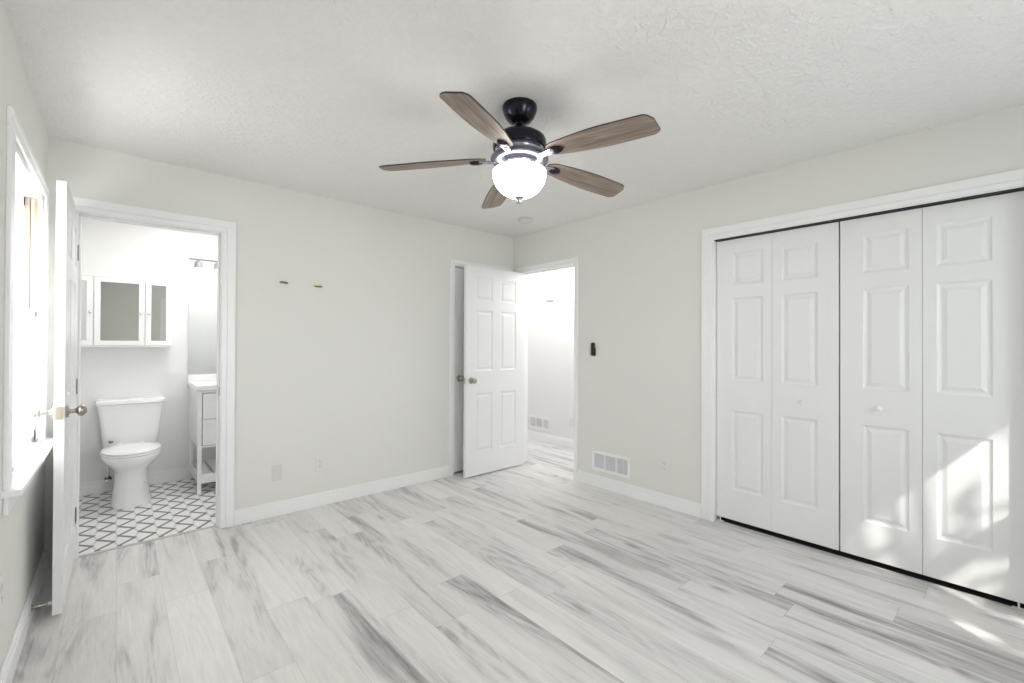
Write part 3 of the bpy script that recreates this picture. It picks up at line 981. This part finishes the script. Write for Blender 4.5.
for x in (-.085, .055):
    mb = MB(); mb.box(x, x + .030, -.235, -.20, .404, .440); mb.build('hinge_cap', M['porcelain'], tl, bevel=.006)
# tank and lid
def rr(hx, y0, y1, z, r=.03, n=6):
    pts = []
    for cx, cy, a0 in ((hx - r, y1 - r, 0), (-hx + r, y1 - r, PI / 2), (-hx + r, y0 + r, PI), (hx - r, y0 + r, 1.5 * PI)):
        for k in range(n + 1):
            a = a0 + PI / 2 * k / n
            pts.append((cx + r * math.cos(a), cy + r * math.sin(a), z))
    return pts
mb = MB()
mb.loft([rr(.165, -.165, -.012, .385, .03), rr(.176, -.175, -.006, .40, .035), rr(.186, -.183, -.004, .50, .035), rr(.200, -.192, -.004, .64, .035), rr(.212, -.197, -.004, .755, .035)])
mb.build('tank', M['porcelain'], tl, smooth=True, autos=50)
mb = MB()
mb.loft([rr(.216, -.202, -.002, .755, .036), rr(.226, -.212, 0, .762, .038), rr(.227, -.213, 0, .782, .038), rr(.220, -.206, -.003, .793, .036), rr(.19, -.18, -.02, .796, .03)])
mb.build('tank_lid', M['porcelain'], tl, smooth=True, autos=40)
# supply stop and line on the left of the pedestal
sv = empty('water_supply_valve', (-.052, BY - .012, .115), 'chrome water supply valve on the wall left of the toilet pedestal', 'valve')
mb = MB()
mb.lathe([(.024, 0), (.022, .006), (.009, .008), (.008, .045), (.013, .047), (.013, .075), (.006, .078)], 18, mp=lambda a, b, c: (a, -c, b)); 
mb.build('stop_body', M['grey_metal'], sv, smooth=True, autos=40)
mb = MB(); mb.lathe([(.008, .075), (.020, .078), (.020, .090), (.008, .093)], 14, mp=lambda a, b, c: (a * 1.2, -c, b * .7)); mb.build('handle', M['chrome'], sv, smooth=True, autos=40)
mb = MB(); mb.tube([(0, -.06, .008), (-.004, -.062, .05), (.0, -.066, .10), (-.002, -.066, .16), (-.006, -.06, .20), (-.006, -.055, .26)], .0065)
mb.build('supply_hose', M['chrome'], sv, smooth=True)
# seat hinge bolt cap / chrome flush lever low on the tank side as the photo shows a dark dot there
mb = MB(); mb.lathe([(.009, 0), (.010, .004), (.006, .012)], 14, mp=lambda a, b, c: (-.135 - c * .2, -.232 - c, .458 + b * .8))
mb.tube([(-.138, -.240, .456), (-.122, -.246, .460), (-.112, -.246, .463)], .006)
mb.tube([(-.135, -.170, .458), (-.135, -.240, .458)], .006)
mb.build('flush_lever', M['grey_metal'], tl, smooth=True, autos=40)['label'] = 'dark metal lever end by the seat'

# ------------------------------------------------------------------ vanity
VX0, VX1, VY0, VY1 = .509, 1.33, 4.555, BY - .001
vn = empty('vanity_cabinet', (VX0, VY0, FZ), 'white bathroom vanity with drawers and an open slatted shelf', 'vanity')
W_, D_ = VX1 - VX0, VY1 - VY0
LG = .030
mb = MB()
mb.box(.004, .020, .030, D_ - .002, .385, .862)                         # side panel
mb.box(W_ - .020, W_ - .004, .030, D_ - .002, .385, .862)
mb.box(.012, W_ - .012, D_ - .014, D_ - .002, .385, .862)               # back
mb.box(.012, W_ - .012, .030, D_ - .002, .385, .400)                    # bottom
mb.box(LG, W_ - LG, .004, .026, .848, .868); mb.box(LG, W_ - LG, .004, .026, .385, .402)
mb.box(LG, W_ - LG, .004, .026, .617, .625)
mb.box(.372, .392, .004, .026, .402, .848)
mb.build('carcass', M['porcelain'], vn, bevel=.0015)
for x in (0, W_ - LG):
    for y in (0, D_ - LG - .002):
        mb = MB(); mb.box(x, x + LG, y, y + LG, 0, .868); mb.build('leg', M['porcelain'], vn, bevel=.002)
def drawer(x0, x1, z0, z1, name='drawer'):
    mb = MB(); y = .0015
    mb.box(x0, x1, y + .004, y + .020, z0, z1)
    fw = .030
    for a, b, c, d in ((x0, x1, z1 - fw, z1), (x0, x1, z0, z0 + fw), (x0, x0 + fw, z0 + fw, z1 - fw), (x1 - fw, x1, z0 + fw, z1 - fw)):
        mb.box(a, b, y - .004, y + .004, c, d)
    d_ = mb.build(name, M['porcelain'], vn, bevel=.0012)
    mb = MB(); xm, zm = (x0 + x1) / 2, (z0 + z1) / 2
    mb.tube([(xm - .04, y + .004, zm), (xm - .04, y - .024, zm), (xm + .04, y - .024, zm), (xm + .04, y + .004, zm)], .0045, 8)
    mb.build('handle', M['chrome'], d_, smooth=True)
    return d_
drawer(LG + .005, .370, .630, .843); drawer(LG + .005, .370, .407, .617)
drawer(.394, W_ - LG - .004, .405, .845, 'cabinet_door')
# lower slatted shelf
mb = MB()
mb.box(.006, W_ - .006, .004, .026, .085, .150)
mb.box(.006, W_ - .006, D_ - .03, D_ - .008, .085, .150)
mb.box(.004, .022, .026, D_ - .03, .085, .150); mb.box(W_ - .022, W_ - .004, .026, D_ - .03, .085, .150)
ns = 8
for k in range(ns):
    a = .03 + (W_ - .06) * k / ns
    mb.box(a, a + (W_ - .06) / ns - .016, .015, D_ - .015, .146, .158)
mb.build('slatted_shelf', M['porcelain'], vn, bevel=.001)
vt = tag(None or MB().box(VX0 - .014, BXR - .001, VY0 - .016, BY - .001, FZ + .872, FZ + .915).box(VX0 - .014, BXR - .001, BY - .022, BY - .001, FZ + .915, FZ + .975).build('countertop', M['caulk'], bevel=.004),
         'white vanity countertop with a short backsplash', 'countertop')
# plain wall mirror over the vanity
mr = empty('wall_mirror', (.95, BY, 1.42), 'large frameless mirror on the wall above the vanity', 'mirror')
mb = MB(); mb.box(-.455, .43, -.006, 0, -.445, .450); mb.build('silvered_glass', M['mirror'], mr, bevel=.001)

# vanity light bar
vl = empty('vanity_light', (.86, BY, 2.055), 'chrome bar light with small lamps above the vanity mirror', 'wall light')
mb = MB(); mb.box(-.06, .06, -.02, 0, -.06, .06); mb.tube([(0, -.01, 0), (0, -.10, 0)], .010); mb.build('wall_plate', M['chrome'], vl, bevel=.004)
mb = MB(); mb.tube([(-.37, -.10, 0), (.37, -.10, 0)], .0075); mb.build('bar', M['grey_metal'], vl, smooth=True, autos=40)
for x in (-.298, -.146, .146, .298):
    mb = MB(); mb.lathe([(.010, -.004), (.012, -.012), (.026, -.020), (.032, -.030), (.034, -.072), (.033, -.078)], 20, mp=lambda a, b, c: (x + a, -.10 + b, c))
    hd = mb.build('lamp_holder', M['lamp_metal'], vl, smooth=True, autos=40)
    mb = MB(); mb.lathe([(.026, -.070), (.030, -.0785), (.026, -.084), (.012, -.087), (.002, -.0875)], 20, mp=lambda a, b, c: (x + a, -.10 + b, c))
    mb.build('bulb', M['lamp_glass'], hd, smooth=True, autos=50)
    point('vanity_lamp', (.86 + x, BY - .24, 1.93), 0.6, (1, .985, .96), .05)

# medicine cabinet over the toilet
MX0, MX1, MZ0, MZ1, MYF = -.305 + .004, .366, 1.240, 1.838, 5.030
mc = empty('medicine_cabinet', ((MX0 + MX1) / 2, BY, (MZ0 + MZ1) / 2), 'white medicine cabinet with mirrored doors above the toilet', 'cabinet')
o0 = Vector(mc.location)
def L(mb, x0, x1, y0, y1, z0, z1): mb.box(x0 - o0.x, x1 - o0.x, y0 - o0.y, y1 - o0.y, z0 - o0.z, z1 - o0.z)
mb = MB(); L(mb, MX0 + .004, MX1 - .004, MYF + .020, BY, MZ0 + .004, MZ1 - .004)
L(mb, MX0, MX1, MYF + .004, BY, MZ1 - .012, MZ1); L(mb, MX0, MX1, MYF + .004, BY, MZ0, MZ0 + .012)
mb.build('body', M['porcelain'], mc, bevel=.002)
for (a, b, kx) in ((MX0 + .002, -.151, -.170), (-.147, .177, .153), (.181, MX1 - .002, .203)):
    mb = MB(); fw = .040
    z0, z1 = MZ0 + .014, MZ1 - .014
    L(mb, a, b, MYF, MYF + .018, z1 - fw, z1); L(mb, a, b, MYF, MYF + .018, z0, z0 + fw)
    L(mb, a, a + fw, MYF, MYF + .018, z0 + fw, z1 - fw); L(mb, b - fw, b, MYF, MYF + .018, z0 + fw, z1 - fw)
    dr = mb.build('door', M['porcelain'], mc, bevel=.002)
    mb = MB(); L(mb, a + fw - .004, b - fw + .004, MYF + .007, MYF + .011, z0 + fw - .004, z1 - fw + .004)
    mb.build('mirror_panel', M['mirror'], dr)['label'] = 'mirrored door panel'
    mb = MB(); mb.lathe([(.004, 0), (.004, .010), (.0095, .014), (.0105, .019), (.007, .024), (.001, .025)], 14, mp=lambda p, q_, r: (kx + p - o0.x, MYF - r - o0.y, 1.528 + q_ - o0.z))
    mb.build('knob', M['chrome'], dr, smooth=True, autos=50)

# ------------------------------------------------------------------ outdoors: lawn, a tree that dapples the sun, and added foliage that blocks it
mb = MB(); mb.box(-14, XO - .02, -14, 14, -.5, -.35); mb.box(XO - .02, 8, -14, YO - .02, -.5, -.35)
tag(mb.build('ground', M['lawn']), 'lawn outside the windows', 'lawn', kind='structure')

TREE_N, TREE_S, TREE_SEED = 300, .09, 24
def tree(loc, crown, rad, n, size, label, seed, squash=.8, extra=None):
    rnd = random.Random(seed)
    o = empty('tree', loc, label, 'tree')
    c = Vector(crown) - Vector(loc)
    mb = MB()
    mb.tube([(0, 0, 0), (.04, .02, c.z * .4), (c.x * .5, c.y * .5, c.z * .75), tuple(c)], [.14, .11, .08, .03], 10)
    for k in range(9):
        v = Vector((rnd.uniform(-1, 1), rnd.uniform(-1, 1), rnd.uniform(-.4, 1))).normalized() * rad * .8
        mb.tube([(c.x * .6, c.y * .6, c.z * .8), tuple(c + v * .5), tuple(c + v)], [.04, .022, .008], 6)
    mb.build('trunk', M['bark'], o, smooth=True)
    mb = MB()
    for cc, rr_, nn, ss in [(c, rad, n, size)] + ([(Vector(extra[0]) - Vector(loc), *extra[1:])] if extra else []):
        cl_ = [cc + Vector((rnd.gauss(0, .5), rnd.gauss(0, .5), rnd.gauss(0, .5 * squash))) * rr_ for _ in range(26)]
        for k in range(nn):
            q = rnd.choice(cl_)
            p = q + Vector((rnd.gauss(0, .16), rnd.gauss(0, .16), rnd.gauss(0, .12))) * rr_
            a = Vector((rnd.uniform(-1, 1), rnd.uniform(-1, 1), rnd.uniform(-.6, .6))).normalized()
            b = a.cross(Vector((rnd.uniform(-1, 1), rnd.uniform(-1, 1), rnd.uniform(-1, 1)))).normalized()
            s = ss * rnd.uniform(.7, 1.3)
            mb._face([mb.bm.verts.new(tuple(p + d)) for d in (-a * s, b * s * .45 - a * s * .2, a * s * 1.1, -b * s * .45 - a * s * .2)])
    mb.build('foliage', M['leaf'], o)
    return o
tree((0.15, -4.1, -.35), (0.75, -2.95, 4.05), 1.0, TREE_N, TREE_S, 'leafy tree outside the rear windows, with added sun-blocking foliage', TREE_SEED, extra=((-.42, -2.75, 3.7), .85, 5200, .09))  # second crown is unseen foliage added to block sun at the added window
tree((-2.6, 0.9, -.35), (-1.8, 0.9, 3.7), 1.0, 6500, .10, 'dense leafy tree added outside the left window to block sun', 5)  # unseen tree added to keep sun out of the left window
